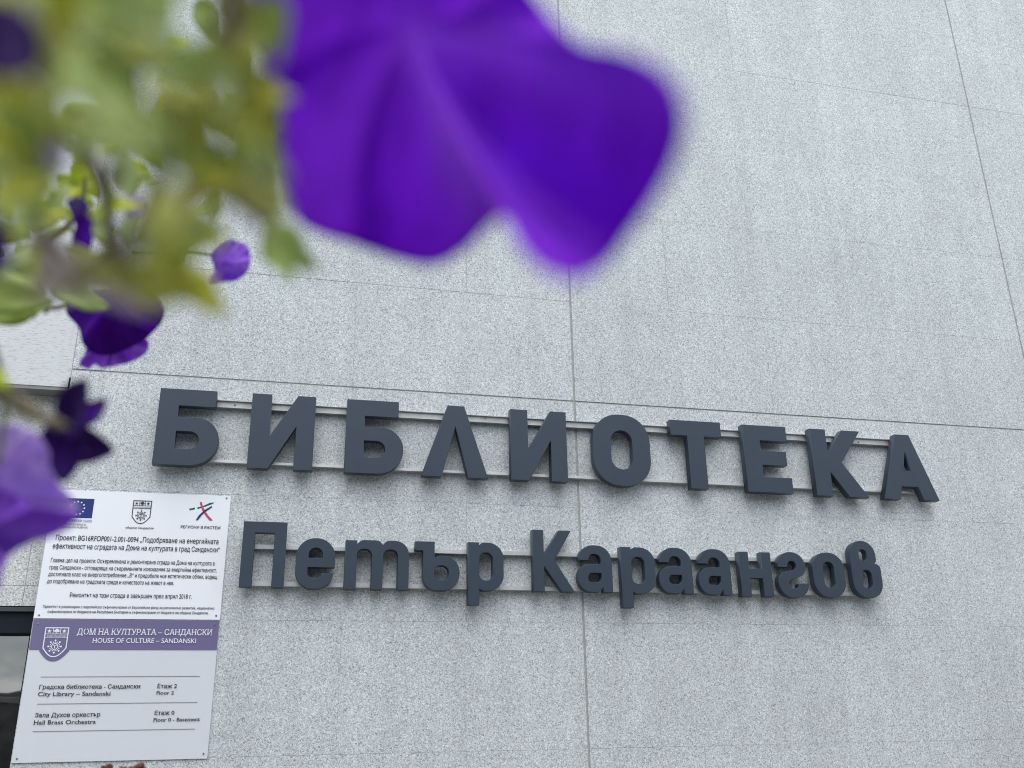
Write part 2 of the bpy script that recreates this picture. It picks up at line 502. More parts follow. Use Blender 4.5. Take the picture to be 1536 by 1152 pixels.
def rail_channel(x0, x1, z0, z1, y, parent):        # U channel, open to the front
    o = multibox('rail', [(x0, x1, WALL - .015, WALL - .002, z0, z1), (x0, x1, y, WALL - .0155, z1 - .0022, z1),
                          (x0, x1, y, WALL - .0155, z0, z0 + .003)], M_channel, parent)
    o.location = -parent.location; return o


def rail_flat(x0, x1, z0, z1, y, parent):
    o = box('rail', (x0, x1, y, WALL - .002, z0, z1), M_rail, parent, .0006)
    o.location = -parent.location; return o


s1 = empty('word_sign', (1.1, WALL, 2.5))
tag(s1, 'large dark slate raised word БИБЛИОТЕКА on two thin metal rails, upper line', 'sign')
for ch, x, z, w, h in (('Б', -491, 2501, 222, 290), ('И', -163, 2502, 235, 290), ('Б', 190, 2501, 220, 291), ('Л', 481, 2501, 261, 290),
                       ('И', 834, 2501, 232, 291), ('О', 1176, 2495, 246, 301), ('Т', 1517, 2497, 228, 291), ('Е', 1844, 2494, 208, 292),
                       ('К', 2161, 2490, 248, 296), ('А', 2481, 2489, 274, 294)):
    letter(ch, x, z, w, h, s1, ch)
rail_channel(-.45, 2.63, 2.741, 2.770, WALL - .0245, s1)
rail_flat(-.45, 2.66, 2.527, 2.5375, WALL - .0245, s1)
s2 = empty('word_sign', (1.1, WALL, 2.07))
tag(s2, 'smaller dark slate raised name Петър Караангов on two metal rails, lower line', 'sign')
for ch, sh, x, z, w, h in (('п', 'П', -156, 2072, 153, 233), ('е', 'е', 34, 2069, 138, 182), ('т', 'т', 208, 2070, 233, 179), ('ъ', 'ъ', 463, 2070, 168, 180),
                           ('р', 'р', 663, 2072, 136, 180), ('к', 'К', 914, 2073, 162, 234), ('а', 'а', 1091, 2074, 139, 179), ('р', 'р', 1267, 2070, 142, 180),
                           ('а', 'а', 1423, 2073, 141, 179), ('а', 'а', 1590, 2071, 139, 180), ('н', 'н', 1770, 2067, 140, 177), ('г', 'г', 1936, 2065, 134, 183),
                           ('о', 'о', 2095, 2067, 146, 183), ('в', 'в', 2274, 2068, 136, 235)):
    letter(ch, x, z, w, h, s2, sh)
rail_flat(-.14, 2.36, 2.213, 2.229, WALL - .0245, s2)
rail_flat(-.14, 2.36, 2.081, 2.0965, WALL - .0245, s2)


def inside(x, y, poly):
    c = False
    for i in range(len(poly)):
        (x1, y1), (x2, y2) = poly[i - 1], poly[i]
        if (y1 > y) != (y2 > y) and x < (x2 - x1) * (y - y1) / (y2 - y1) + x1: c = not c
    return c


def screw(u, v, y, parent, r=.0032):
    p = on(u, v, y) - parent.location
    V, Fc = [], []
    for j, (rr, dy) in enumerate(((r, 0), (r, -.0012), (r * .6, -.0022))):
        for k in range(10): a = k * math.pi / 5; V.append(p + Vector((rr * math.cos(a), dy, rr * math.sin(a))))
    for j in range(2):
        for k in range(10): Fc.append((j * 10 + k, j * 10 + (k + 1) % 10, j * 10 + 10 + (k + 1) % 10, j * 10 + 10 + k))
    Fc.append(tuple(range(20, 30)))
    return mesh_obj('screw', V, Fc, M_screw, parent)


for u, v in ((352.5, 607.5), (728, 627.5), (1288, 663)): screw(u, v, WALL - .0155, s1, .004)


# ------------------------------------------------------------------ notice boards
BY = WALL - .006                          # face plane of the boards (two-millimetre proud steps for prints)


def zof(v, u=190): return on(u, v, BY).z


XL, XR = on(50, 929, BY).x, on(330, 929.5, BY).x
ZT, ZM, ZB = on(200, 738.7, BY).z, on(190, 929.2, BY).z, on(170, 1141.3, BY).z
b1 = empty('notice_board', (XL, WALL, ZM))
tag(b1, 'white project notice board with blue flag and three logos, upper of two', 'notice board')
b2 = empty('notice_board', (XL, WALL, ZB))
tag(b2, 'pale directory board with violet heading band, below the project notice', 'notice board')


def onb(o, b): o.location = Vector(o.location) - b.location; return o


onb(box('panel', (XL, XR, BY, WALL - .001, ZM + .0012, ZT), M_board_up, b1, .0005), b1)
onb(box('panel', (XL + .001, XR - .001, BY + .0005, WALL - .001, ZB, ZM - .0006), M_board_shaded, b2, .0005), b2)
for u, v in ((340, 747.2), (58.6, 922.7), (324.2, 923.5), (94, 741.5)): screw(u, v, BY, b1)
for u, v in ((56.8, 935.7), (322.4, 936.8), (25.3, 1138), (305.2, 1130.3)): screw(u, v, BY, b2)


def text_line(s, u0, v0, u1, v1, cap, b, mat=M_ink, bold=.010, serif=False, y=BY - .0009, name='lettering'):
    """lettering whose baseline runs between two photographed points; cap = capital height in photo pixels"""
    A, B = on(u0, v0, y), on(u1, v1, y)
    hz = (on(u0, v0 - cap, y).z - A.z)
    cu = bpy.data.curves.new('t', 'FONT'); cu.body = s; cu.size = 1
    o = bpy.data.objects.new('t', cu); C.objects.link(o)
    dg = bpy.context.evaluated_depsgraph_get()
    loops = []
    for sp in o.to_curve(dg, apply_modifiers=False).splines:
        if sp.type != 'BEZIER':
            L_ = [(p.co[0], p.co[1]) for p in sp.points]
        else:
            L_ = []; bp = sp.bezier_points; n_ = len(bp)
            for k in range(n_):
                a, c = bp[k], bp[(k + 1) % n_]
                p0, p1, p2, p3 = (Vector(q[:2]) for q in (a.co, a.handle_right, c.handle_left, c.co))
                ch = (p3 - p0)
                st = (abs((p1 - p0).cross(ch)) if ch.length else 0) + (abs((p2 - p0).cross(ch)) if ch.length else 0) < 1e-5
                for t in ((0,) if st else (0, .25, .5, .75)):
                    q = p0 * (1 - t) ** 3 + p1 * 3 * t * (1 - t) ** 2 + p2 * 3 * t * t * (1 - t) + p3 * t ** 3
                    L_.append((q.x, q.y))
        cl = []
        for q in L_:
            if not cl or abs(q[0] - cl[-1][0]) + abs(q[1] - cl[-1][1]) > 1e-5: cl.append(q)
        if len(cl) > 2 and abs(cl[0][0] - cl[-1][0]) + abs(cl[0][1] - cl[-1][1]) < 1e-5: cl.pop()
        if len(cl) > 2: loops.append(cl)
    o.to_curve_clear()
    bpy.data.objects.remove(o); bpy.data.curves.remove(cu)
    ar = [sum(c[k - 1][0] * c[k][1] - c[k][0] * c[k - 1][1] for k in range(len(c))) / 2 for c in loops]
    bb = [(min(p[0] for p in c), min(p[1] for p in c), max(p[0] for p in c), max(p[1] for p in c)) for c in loops]
    holes = {}
    ishole = set()
    for a in range(len(loops)):
        best = None; bs = 0
        for c in range(len(loops)):
            if a == c or ar[a] * ar[c] > 0: continue
            if bb[c][2] < bb[a][0] or bb[c][0] > bb[a][2]: continue
            sc_ = sum(inside(p[0], p[1], loops[c]) for p in loops[a]) / len(loops[a])
            if sc_ > .5 and (best is None or sc_ > bs + .01 or (abs(sc_ - bs) <= .01 and abs(ar[c]) < abs(ar[best]))): best = c; bs = sc_
        if best is not None: holes.setdefault(best, []).append(a); ishole.add(a)
    x0 = min(b_[0] for b_ in bb); x1 = max(b_[2] for b_ in bb)
    sx = (B.x - A.x) / (x1 - x0)
    sz = hz / .727
    V, Fc = [], []
    for a in range(len(loops)):
        if a in ishole: continue
        grp = [loops[a]] + [loops[h] for h in holes.get(a, [])]
        flatp = [p for g_ in grp for p in g_]
        n = len(V); V += [(p[0], p[1], .003 * (a % 3)) for p in flatp]
        Fc += [tuple(n + q for q in t) for t in tessellate_polygon([[Vector((p[0], p[1], 0)) for p in g_] for g_ in grp])]
        if serif:
            for k in range(len(loops[a])):
                p, q = loops[a][k - 1], loops[a][k]
                w = abs(p[0] - q[0])
                if abs(p[1] - q[1]) < .004 and .04 < w < .20:
                    yy = p[1]
                    for lv, sgn in ((0, 1), (.727, -1), (.546, -1), (.756, -1), (-.2, 1)):
                        if abs(yy - lv) < .012:
                            m0, m1 = min(p[0], q[0]) - serif, max(p[0], q[0]) + serif
                            m = len(V); d_, e_ = yy, yy + sgn * .05
                            V += [(m0, d_, .06), (m1, d_, .06), (m1, e_, .06), (m0, e_, .06)]; Fc.append((m, m + 1, m + 2, m + 3)); break
    slope = (B.z - A.z) / (B.x - A.x)
    nb = len(V); F0 = list(Fc)
    V0 = list(V); V = []; Fc = []
    for k, (dx, dz) in enumerate(((-bold, 0), (bold, 0), (0, bold * .5), (0, -bold * .5))):
        V += [(a + dx, c + dz, e + k * .012) for (a, c, e) in V0]
        Fc += [tuple(i + k * nb for i in q) for q in F0]
    W = []
    for (vx, vy, vl) in V:
        X = A.x + (vx - x0) * sx
        W.append(Vector((X, y - vl * .010, A.z + vy * sz)) - b.location)
    return mesh_obj(name, W, Fc, mat, b)


def Z4(x, y): return x / 3.84, 680 + y / 3.84
def Z5(x, y): return x / 3.84, 880 + y / 3.84


def tl(s, zf, x0, y0, x1, y1, cap, b, **k):
    text_line(s, *zf(x0, y0), *zf(x1, y1), cap / 3.84, b, **k)


tl('Проект: BG16RFOP001-2.001-0094 „Подобряване на енергийната', Z4, 320, 499, 1258, 514, 31, b1, bold=.012)
tl('ефективност на сградата на Дома на културата в град Сандански“', Z4, 302, 547, 1266, 560, 31, b1, bold=.012)
tl('Главна цел на проекта: Осъвременена и ремонтирана сграда на Дома на културата в', Z4, 292, 626, 1236, 641, 25, b1, bold=.009)
tl('град Сандански - отговаряща на съвременните изисквания за енергийна ефективност,', Z4, 284, 667, 1247, 680, 25, b1, bold=.009)
tl('достигнала клас на енергопотребление „В“ и придобила нов естетически облик, водещ', Z4, 277, 706, 1251, 720, 25, b1, bold=.009)
tl('до подобряване на градската среда и качеството на живот в нея.', Z4, 270, 747, 1001, 754, 25, b1, bold=.009)
tl('Ремонтът на тази сграда е завършен през април 2018 г.', Z4, 401, 828, 1104, 834, 27, b1, bold=.009)
tl('Проектът е реализиран с европейско съфинансиране от Европейски фонд за регионално развитие, национално', Z4, 247, 889, 1234, 893, 16, b1, bold=.006)
tl('съфинансиране от бюджета на Република България и съфинансиране от бюджета на община Сандански.', Z4, 273, 918, 1200, 922, 16, b1, bold=.012)
text_line('РЕГИОНИ В РАСТЕЖ', 271, 792.2, 330.8, 793.6, 4.3, b1, bold=.018)
text_line('община Сандански', 188.2, 792.6, 230.2, 793.4, 3.2, b1, M_ink, bold=.008)
text_line('ЕВРОПЕЙСКИ СЪЮЗ', 93.5, 782.2, 137.4, 782.6, 3.6, b1, M_line, bold=.006)
text_line('ЕВРОПЕЙСКИ ФОНД ЗА', 93, 787.3, 129, 787.7, 2.8, b1, M_line, bold=.003)
text_line('РЕГИОНАЛНО РАЗВИТИЕ', 92, 791.6, 131.3, 792, 2.8, b1, M_line, bold=.003)
tl('ДОМ НА КУЛТУРАТА – САНДАНСКИ', Z5, 443, 276, 1219, 276, 35, b2, mat=M_inkw, bold=.010, serif=.075, y=BY - .0018)
tl('HOUSE OF CULTURE – SANDANSKI', Z5, 533, 323, 1128, 322, 28, b2, mat=M_inkw, bold=.010, serif=.075, y=BY - .0018)
for s, x0, y0, x1, y1, cp in (('Градска библиотека - Сандански', 225, 589, 806, 583, 24), ('City Library – Sandanski', 218, 630, 634, 627, 25),
                              ('Етаж 2', 906, 584, 1018, 583, 24), ('Floor 2', 901, 621, 1000, 620, 21),
                              ('Зала Духов оркестър', 201, 752, 576, 748, 25), ('Hall Brass Orchestra', 194, 794, 550, 789, 25),
                              ('Етаж 0', 890, 738, 1003, 737, 24), ('Floor 0 - Basement', 884, 777, 1150, 774, 22)):
    tl(s, Z5, x0, y0, x1, y1, cp, b2, bold=.011, serif=.05)


def flat(name, px, mat, b, y, holes=()):
    """flat printed shape from photographed outline points"""
    cs = [[(on(u, v, y).x, on(u, v, y).z) for u, v in c] for c in (px, *holes)]
    me = curve_mesh(cs, 0, 0)
    V = [Vector((v.co.x, y, v.co.y)) - b.location for v in me.vertices]
    Fc = [tuple(p.vertices) for p in me.polygons]
    bpy.data.meshes.remove(me)
    return mesh_obj(name, V, Fc, mat, b)


Y1, Y2, Y3 = BY - .0006, BY - .0012, BY - .0018


def rect_print(name, x0, x1, z0, z1, y, mat, b):
    return mesh_obj(name, [Vector(p) - b.location for p in ((x0, y, z0), (x1, y, z0), (x1, y, z1), (x0, y, z1))], [(0, 1, 2, 3)], mat, b)


for (a, c) in (((235, 523), (1152, 513)), ((213, 680), (1137, 663)), ((187, 838), (1124, 817))):
    A, B = on(*Z5(*a), Y1), on(*Z5(*c), Y1)
    zc = (A.z + B.z) / 2
    rect_print('rule', A.x, B.x, zc - .0009, zc + .0009, Y1, M_line, b2)
zb0 = on(43, 974.7, Y1).z
rect_print('heading_band', XL + .0015, XR - .0015, zb0, ZM - .001, Y1, M_purple, b2)


def shield_pts(cx, zt, w, h, n=8):
    """shield outline in metres: straight top, sides, rounded base coming to a point"""
    P = [(cx - w / 2, zt), (cx + w / 2, zt), (cx + w / 2, zt - h * .70)]
    for k in range(1, n):
        t = k / n; P.append((cx + w / 2 * (1 - t) ** .9 if t > .12 else cx + w / 2 * .99, zt - h * (.70 + .30 * math.sin(t * math.pi / 2))))
    P.append((cx, zt - h))
    for k in range(n - 1, 0, -1):
        t = k / n; P.append((cx - w / 2 * (1 - t) ** .9 if t > .12 else cx - w / 2 * .99, zt - h * (.70 + .30 * math.sin(t * math.pi / 2))))
    P.append((cx - w / 2, zt - h * .70))
    return P


def flat_m(cs, mat, b, y, name):
    me = curve_mesh(cs, 0, 0)
    V = [Vector((v.co.x, y, v.co.y)) - b.location for v in me.vertices]
    Fc = [tuple(p.vertices) for p in me.polygons]; bpy.data.meshes.remove(me)
    return V, Fc


def emblem(cx, zt, w, h, b, ink, y, ground=None):
    V, Fc = [], []

    def add(cs, yy=y):
        a, f = flat_m(cs, None, b, yy, '')
        n = len(V); V.extend(a); Fc.extend(tuple(i + n for i in q) for q in f)
    lw = w * .045
    if ground:
        g, f = flat_m([shield_pts(cx, zt + w * .02, w * 1.24, h * 1.15)], None, b, Y1 - .0003, '')
        mesh_obj('shield_ground', g, f, ground, b)
    inner = [(cx + (x - cx) * (1 - 2 * lw / w), zt - h / 2 + (z - zt + h / 2) * (1 - 2 * lw / h)) for x, z in shield_pts(cx, zt, w, h)]
    add([shield_pts(cx, zt, w, h), inner])

    def rc(x0, x1, z0, z1): add([[(x0, z0), (x1, z0), (x1, z1), (x0, z1)]], y - .0001)
    l, r = cx - w / 2 + lw, cx + w / 2 - lw
    rc(l, r, zt - h * .235, zt - h * .215); rc(l, r, zt - h * .345, zt - h * .325)
    rc(cx - w * .165, cx - w * .14, zt - h * .215, zt - lw); rc(cx + w * .14, cx + w * .165, zt - h * .215, zt - lw)

    def star(x, z, ro, ri, n, yy=y - .0002):
        add([[(x + (ro if k % 2 == 0 else ri) * math.sin(k * math.pi / n), z + (ro if k % 2 == 0 else ri) * math.cos(k * math.pi / n)) for k in range(2 * n)]], yy)
    star(cx - w * .31, zt - h * .13, w * .10, w * .045, 5); star(cx + w * .31, zt - h * .13, w * .10, w * .045, 5)

    def disc(x, z, r, n=14, yy=y - .0002, hole=0):
        c = [[(x + r * math.cos(2 * math.pi * k / n), z + r * math.sin(2 * math.pi * k / n)) for k in range(n)]]
        if hole: c.append([(x + hole * math.cos(2 * math.pi * k / n), z + hole * math.sin(2 * math.pi * k / n)) for k in range(n)])
        add(c, yy)
    # small tree in the middle field
    disc(cx, zt - h * .105, w * .075); disc(cx - w * .06, zt - h * .125, w * .055, yy=y - .0003); disc(cx + w * .06, zt - h * .125, w * .055, yy=y - .0003)
    rc(cx - w * .018, cx + w * .018, zt - h * .20, zt - h * .12); rc(cx - w * .06, cx + w * .06, zt - h * .205, zt - h * .19)
    # rosette
    cz = zt - h * .645; ro = w * .30
    for k in range(8):
        a = k * math.pi / 4
        disc(cx + ro * .88 * math.sin(a), cz + ro * .88 * math.cos(a), w * .042, 8)
        a += math.pi / 8
        disc(cx + ro * .66 * math.sin(a), cz + ro * .66 * math.cos(a), w * .028, 6)
        disc(cx + ro * .62 * math.sin(a - math.pi / 8), cz + ro * .62 * math.cos(a - math.pi / 8), w * .025, 6)
    disc(cx, cz, w * .145, 18, hole=w * .115)
    rc(cx - w * .02, cx + w * .02, cz - w * .085, cz + w * .06); rc(cx - w * .07, cx + w * .07, cz + w * .035, cz + w * .07)
    o = mesh_obj('emblem', V, Fc, ink, b)
    return o


e1 = on(200.3, 750.2, Y2); e2 = on(228.4, 751.2, Y2); e3 = on(210.8, 785.8, Y2)
emblem((e1.x + e2.x) / 2, (e1.z + e2.z) / 2, e2.x - e1.x, (e1.z + e2.z) / 2 - e3.z, b1, M_ink, Y2)
text_line('САНДАНСКИ', 201.5, 762.3, 225.8, 763.2, 2.3, b1, M_ink, bold=.002, y=BY - .0020)
e1 = on(68.4, 940.8, Y2); e2 = on(104.2, 941.2, Y2); e3 = on(81, 985.8, Y2)
emblem((e1.x + e2.x) / 2, (e1.z + e2.z) / 2, e2.x - e1.x, (e1.z + e2.z) / 2 - e3.z, b2, M_inkw, Y3, M_purple)
text_line('САНДАНСКИ', 70.5, 955.6, 99, 955.6, 2.8, b2, M_inkw, bold=.004, y=BY - .0025)
# blue flag with its ring of stars
fTR, fBR = on(141.7, 748.4, Y1), on(137.8, 777.4, Y1)
fx1 = (fTR.x + fBR.x) / 2; fh = fTR.z - fBR.z; fx0 = fx1 - fh * 1.5
fl = rect_print('flag', fx0, fx1, fBR.z, fTR.z, Y1, M_blue, b1)
fcx, fcz = (fx0 + fx1) / 2, (fTR.z + fBR.z) / 2
V, Fc = [], []
for k in range(12):
    a = k * math.pi / 6; sx, sz = fcx + fh * .335 * math.sin(a), fcz + fh * .335 * math.cos(a)
    n = len(V)
    for j in range(10):
        rr = fh * (.058 if j % 2 == 0 else .026)
        V.append(Vector((sx + rr * math.sin(j * math.pi / 5), Y2, sz + rr * math.cos(j * math.pi / 5))) - b1.location)
    Fc.append(tuple(range(n, n + 10)))
mesh_obj('star_ring', V, Fc, M_inkw, b1)


def L3(x, y): return 220 + x / 10.97, 730 + y / 10.97


flat('logo_stroke', [L3(700, 362), L3(795, 342), L3(795, 372), L3(706, 392)], M_green, b1, Y1)
flat('logo_stroke', [L3(833, 342), L3(940, 312), L3(1045, 264), L3(1118, 260), L3(1085, 285), L3(960, 330), L3(838, 368)], M_green, b1, Y1)
flat('logo_stroke', [L3(873, 252), L3(908, 252), L3(922, 312), L3(962, 400), L3(1020, 480), L3(1088, 552), L3(1040, 562), L3(975, 490), L3(915, 390), L3(886, 310)], M_red, b1, Y1 - .0003)
flat('logo_stroke', [L3(1070, 315), L3(1074, 342), L3(985, 402), L3(905, 470), L3(842, 552), L3(806, 552), L3(860, 470), L3(950, 385)], M_navy, b1, Y1 - .0006)

# ------------------------------------------------------------------ behind the camera: added light-blocking foliage; trees and low terrace wall (seen in the glass)
M_tree = soft('far_foliage', (.035, .055, .018), (.075, .10, .03), .2, 3)
M_trunk = plain('bark', (.09, .07, .05), .9, noise=.2, nscale=8)
M_fence = plain('stone_wall_pale', (.34, .32, .29), .85, noise=.15, nscale=4)


def tree(x, y, h, w, label):
    root = empty('street_tree', (x, y, 0)); tag(root, label, 'tree')
    tube('trunk', [(0, 0, 0), (.1, .05, h * .3), (0, 0, h * .62)], [.18, .14, .06], M_trunk, root)
    V, Fc = [], []
    for k in range(1500):
        while True:
            p = Vector((random.uniform(-1, 1), random.uniform(-1, 1), random.uniform(-1, 1)))
            if p.length < 1 and (p.length > .45) and math.sin(p.x * 5 + x) * math.cos(p.z * 6 + p.y * 4) > -.55: break
        c = Vector((p.x * w, p.y * w, h * .64 + p.z * h * .36))
        a = Vector((random.gauss(0, 1), random.gauss(0, 1), random.gauss(0, 1))).normalized() * .17
        b_ = a.cross(Vector((random.gauss(0, 1), random.gauss(0, 1), random.gauss(0, 1)))).normalized() * .1
        n = len(V); V += [c - a, c + b_, c + a, c - b_]; Fc.append((n, n + 1, n + 2, n + 3))
    mesh_obj('crown', V, Fc, M_tree, root)


tree(-12, -28, 3.8, 2.2, 'small round leafy tree across the street, dark in the window reflection')
tree(-6, -31, 4.6, 2.4, 'broader leafy tree across the street, further to the right of the small one')
M_shade_hedge = soft('shade_hedge_leaf', (.03, .05, .015), (.06, .085, .028), .2, 6)


def shade_hedge(x0, x1, y0, y1, h, n, label):  # unseen, added to shade the lower wall; the gap clears the window reflection
    root = empty('added_shade_hedge', ((x0 + x1) / 2, (y0 + y1) / 2, 0)); tag(root, label, 'shade_hedge')
    cx, cy = root.location.x, root.location.y
    core = box('stems', (x0 + .2 - cx, x1 - .2 - cx, y0 + .2 - cy, y1 - .2 - cy, 0, h - .2), M_trunk, root)
    V, Fc = [], []
    for k in range(n):
        f = random.random()
        if f < .42: p = Vector((random.uniform(x0, x1), y1 + random.gauss(0, .06), random.uniform(.05, h)))
        elif f < .6: p = Vector((random.uniform(x0, x1), y0 + random.gauss(0, .06), random.uniform(.05, h)))
        elif f < .85: p = Vector((random.uniform(x0, x1), random.uniform(y0, y1), h + random.gauss(0, .06)))
        else: p = Vector((random.choice((x0, x1)) + random.gauss(0, .06), random.uniform(y0, y1), random.uniform(.05, h)))
        p -= root.location
        a = Vector((random.gauss(0, 1), random.gauss(0, 1), random.gauss(0, 1))).normalized() * .12
        b_ = a.cross(Vector((random.gauss(0, 1), random.gauss(0, 1), random.gauss(0, 1)))).normalized() * .07
        m = len(V); V += [p - a, p + b_, p + a, p - b_]; Fc.append((m, m + 1, m + 2, m + 3))
    mesh_obj('foliage', V, Fc, M_shade_hedge, root)


shade_hedge(-2.1, 13, -5.4, -4.2, 4.5, 10000, 'added foliage out of view that shades the lower wall, the longer one right of the gap')
shade_hedge(-13, -5.0, -5.4, -4.2, 4.5, 5500, 'added foliage out of view that shades the lower wall, the shorter one left of the gap')
tw = empty('terrace_wall', (-5, -24.2, 0))
tag(tw, 'dark terrace wall with pale stone coping across the street, mirrored in the window', 'wall')
box('wall', (-35, 35, -.2, .2, 0, 2.45), plain('dark_stone', (.11, .095, .08), .9, noise=.7, nscale=1.8), tw)
box('coping', (-35, 35, -.28, .28, 2.452, 2.62), M_fence, tw, .02)
hl = []
for k in range(160):
    x = -90 + k * 1.1
    hl.append((x, -70 + 2 * math.sin(k * .3), 4.4 + 1.0 * math.sin(k * .11) + .5 * math.sin(k * .37) + random.uniform(-.12, .12)))
V = [(x, y, -.2) for x, y, z in hl] + [(x, y - 4, z) for x, y, z in hl] + [(x, y - 30, z * .6) for x, y, z in hl]
n = len(hl)
Fc = [(i, i + 1, n + i + 1, n + i) for i in range(n - 1)] + [(n + i, n + i + 1, 2 * n + i + 1, 2 * n + i) for i in range(n - 1)]
mesh_obj('hill', V, Fc, plain('hill_green', (.05, .065, .035), .9, noise=.3, nscale=.6))['kind'] = 'structure'

# ------------------------------------------------------------------ petunias
T_ = {}
T_['olive'] = soft('leaf_olive', (.43, .46, .08), (.57, .58, .15), .5, 70)
T_['green'] = soft('leaf_green', (.36, .48, .11), (.52, .62, .20), .5, 70)
T_['sage'] = soft('leaf_sage', (.48, .58, .24), (.64, .72, .38), .5, 60, sheen=.3)
T_['yellow'] = soft('leaf_yellow', (.60, .62, .07), (.76, .76, .13), .5, 70)
T_['lime'] = soft('leaf_lime', (.50, .62, .03), (.80, .86, .05), .5, 120)
T_['brown'] = soft('leaf_brown', (.30, .25, .13), (.40, .34, .19), .4, 60)
T_['mauve'] = soft('leaf_mauve', (.40, .33, .34), (.52, .45, .45), .45, 60)
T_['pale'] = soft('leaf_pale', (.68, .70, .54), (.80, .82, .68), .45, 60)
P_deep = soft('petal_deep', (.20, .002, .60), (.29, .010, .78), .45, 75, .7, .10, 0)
def add_ridge_glow(m, col):                    # ridge, rim and throat highlights painted into the petal colour
    t = m.node_tree; at_ = t.nodes.new('ShaderNodeAttribute'); at_.attribute_name = 'ridge_glow'
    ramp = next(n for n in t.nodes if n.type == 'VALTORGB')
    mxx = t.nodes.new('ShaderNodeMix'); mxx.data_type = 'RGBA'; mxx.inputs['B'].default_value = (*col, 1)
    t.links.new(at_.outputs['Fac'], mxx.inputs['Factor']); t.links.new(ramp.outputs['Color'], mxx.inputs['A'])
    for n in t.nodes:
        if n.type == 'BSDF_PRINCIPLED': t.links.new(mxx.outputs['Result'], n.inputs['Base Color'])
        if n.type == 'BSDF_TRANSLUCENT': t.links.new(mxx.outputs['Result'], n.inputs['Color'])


add_ridge_glow(P_deep, (.46, .12, .95))
P_violet3 = soft('petal_lilac', (.36, .12, .78), (.50, .26, .86), .5, 220, .6, .15, 0)
P_violet2 = soft('petal_magenta', (.36, .10, .72), (.50, .20, .84), .45, 120, .6, .15, 0)
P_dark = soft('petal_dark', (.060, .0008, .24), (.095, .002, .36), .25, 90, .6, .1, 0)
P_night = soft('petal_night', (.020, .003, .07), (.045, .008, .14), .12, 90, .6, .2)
P_violet = soft('petal_violet', (.58, .40, .82), (.70, .54, .90), .5, 120, .55, .3, .3)
P_mid = soft('petal_mid', (.30, .08, .66), (.40, .16, .78), .45, 120, .6, .15, 0)
M_stem = soft('stem_brown', (.13, .105, .055), (.19, .155, .085), .1, 90, sheen=.4)
M_stemg = soft('stem_green', (.14, .16, .06), (.2, .22, .1), .15, 90, sheen=.4)

plant = empty('petunia_plant', at(120, 150, .3))
tag(plant, 'overhanging petunia with blurred purple blossoms and sticky green leaves, upper left', 'plant')
ploc = plant.location


def leaf_mesh(k):
    """unit leaf along +X, petiole at the origin, blade in XY, with midrib fold, wave and drooping tip"""
    rnd = random.Random(k)
    V, Fc = [], []; NX, NY = 12, 6
    curl = rnd.uniform(-.28, .12); wave = rnd.uniform(.02, .07); ph = rnd.uniform(0, 6); fold = rnd.uniform(.1, .35)
    for i in range(NX + 1):
        t = i / NX
        w = .27 * math.sin(math.pi * min(1, t ** .85)) ** .75 * (1 - .25 * t) + .008
        for j in range(NY + 1):
            s = (j / NY - .5) * 2
            V.append((t, s * w, curl * t * t + fold * abs(s) * w + wave * math.sin(t * 9 + ph) * abs(s)))
    for i in range(NX):
        for j in range(NY):
            a = i * (NY + 1) + j; Fc.append((a, a + NY + 1, a + NY + 2, a + 1))
    me = bpy.data.meshes.new('leaf'); me.from_pydata(V, [], Fc); me.update()
    for p in me.polygons: p.use_smooth = True
    return me


LM = {}


def leaf(u, v, size, ang, d, tone, tilt=None, roll=None, k=None):
    """base at pixel (u,v), length size px, pointing at ang (0 right, 90 down)"""
    k = random.randrange(6) if k is None else k
    key = (k, tone)
    if key not in LM:
        me = leaf_mesh(k); me.materials.append(T_[tone]); LM[key] = me
    o = bpy.data.objects.new('leaf', LM[key]); link(o, plant)
    L = size * d / F_PX
    a = R(ang)
    tl_ = random.uniform(-.5, .5) if tilt is None else tilt
    ax = (RIGHT * math.cos(a) - UP * math.sin(a) + FWD * tl_).normalized()
    rl = random.uniform(-.7, .7) if roll is None else roll
    nrm = (-FWD + Vector((0, 0, 1)) * .7)
    nrm = (nrm - ax * nrm.dot(ax)).normalized()
    nrm = Matrix.Rotation(rl, 3, ax) @ nrm
    sd = nrm.cross(ax).normalized()
    mtx = Matrix((ax, sd, nrm)).transposed().to_4x4()
    o.matrix_local = Matrix.Translation(at(u, v, d) - ploc) @ mtx @ Matrix.Scale(L, 4)
    sm = o.modifiers.new('thickness', 'SOLIDIFY'); sm.thickness = .012
    return o


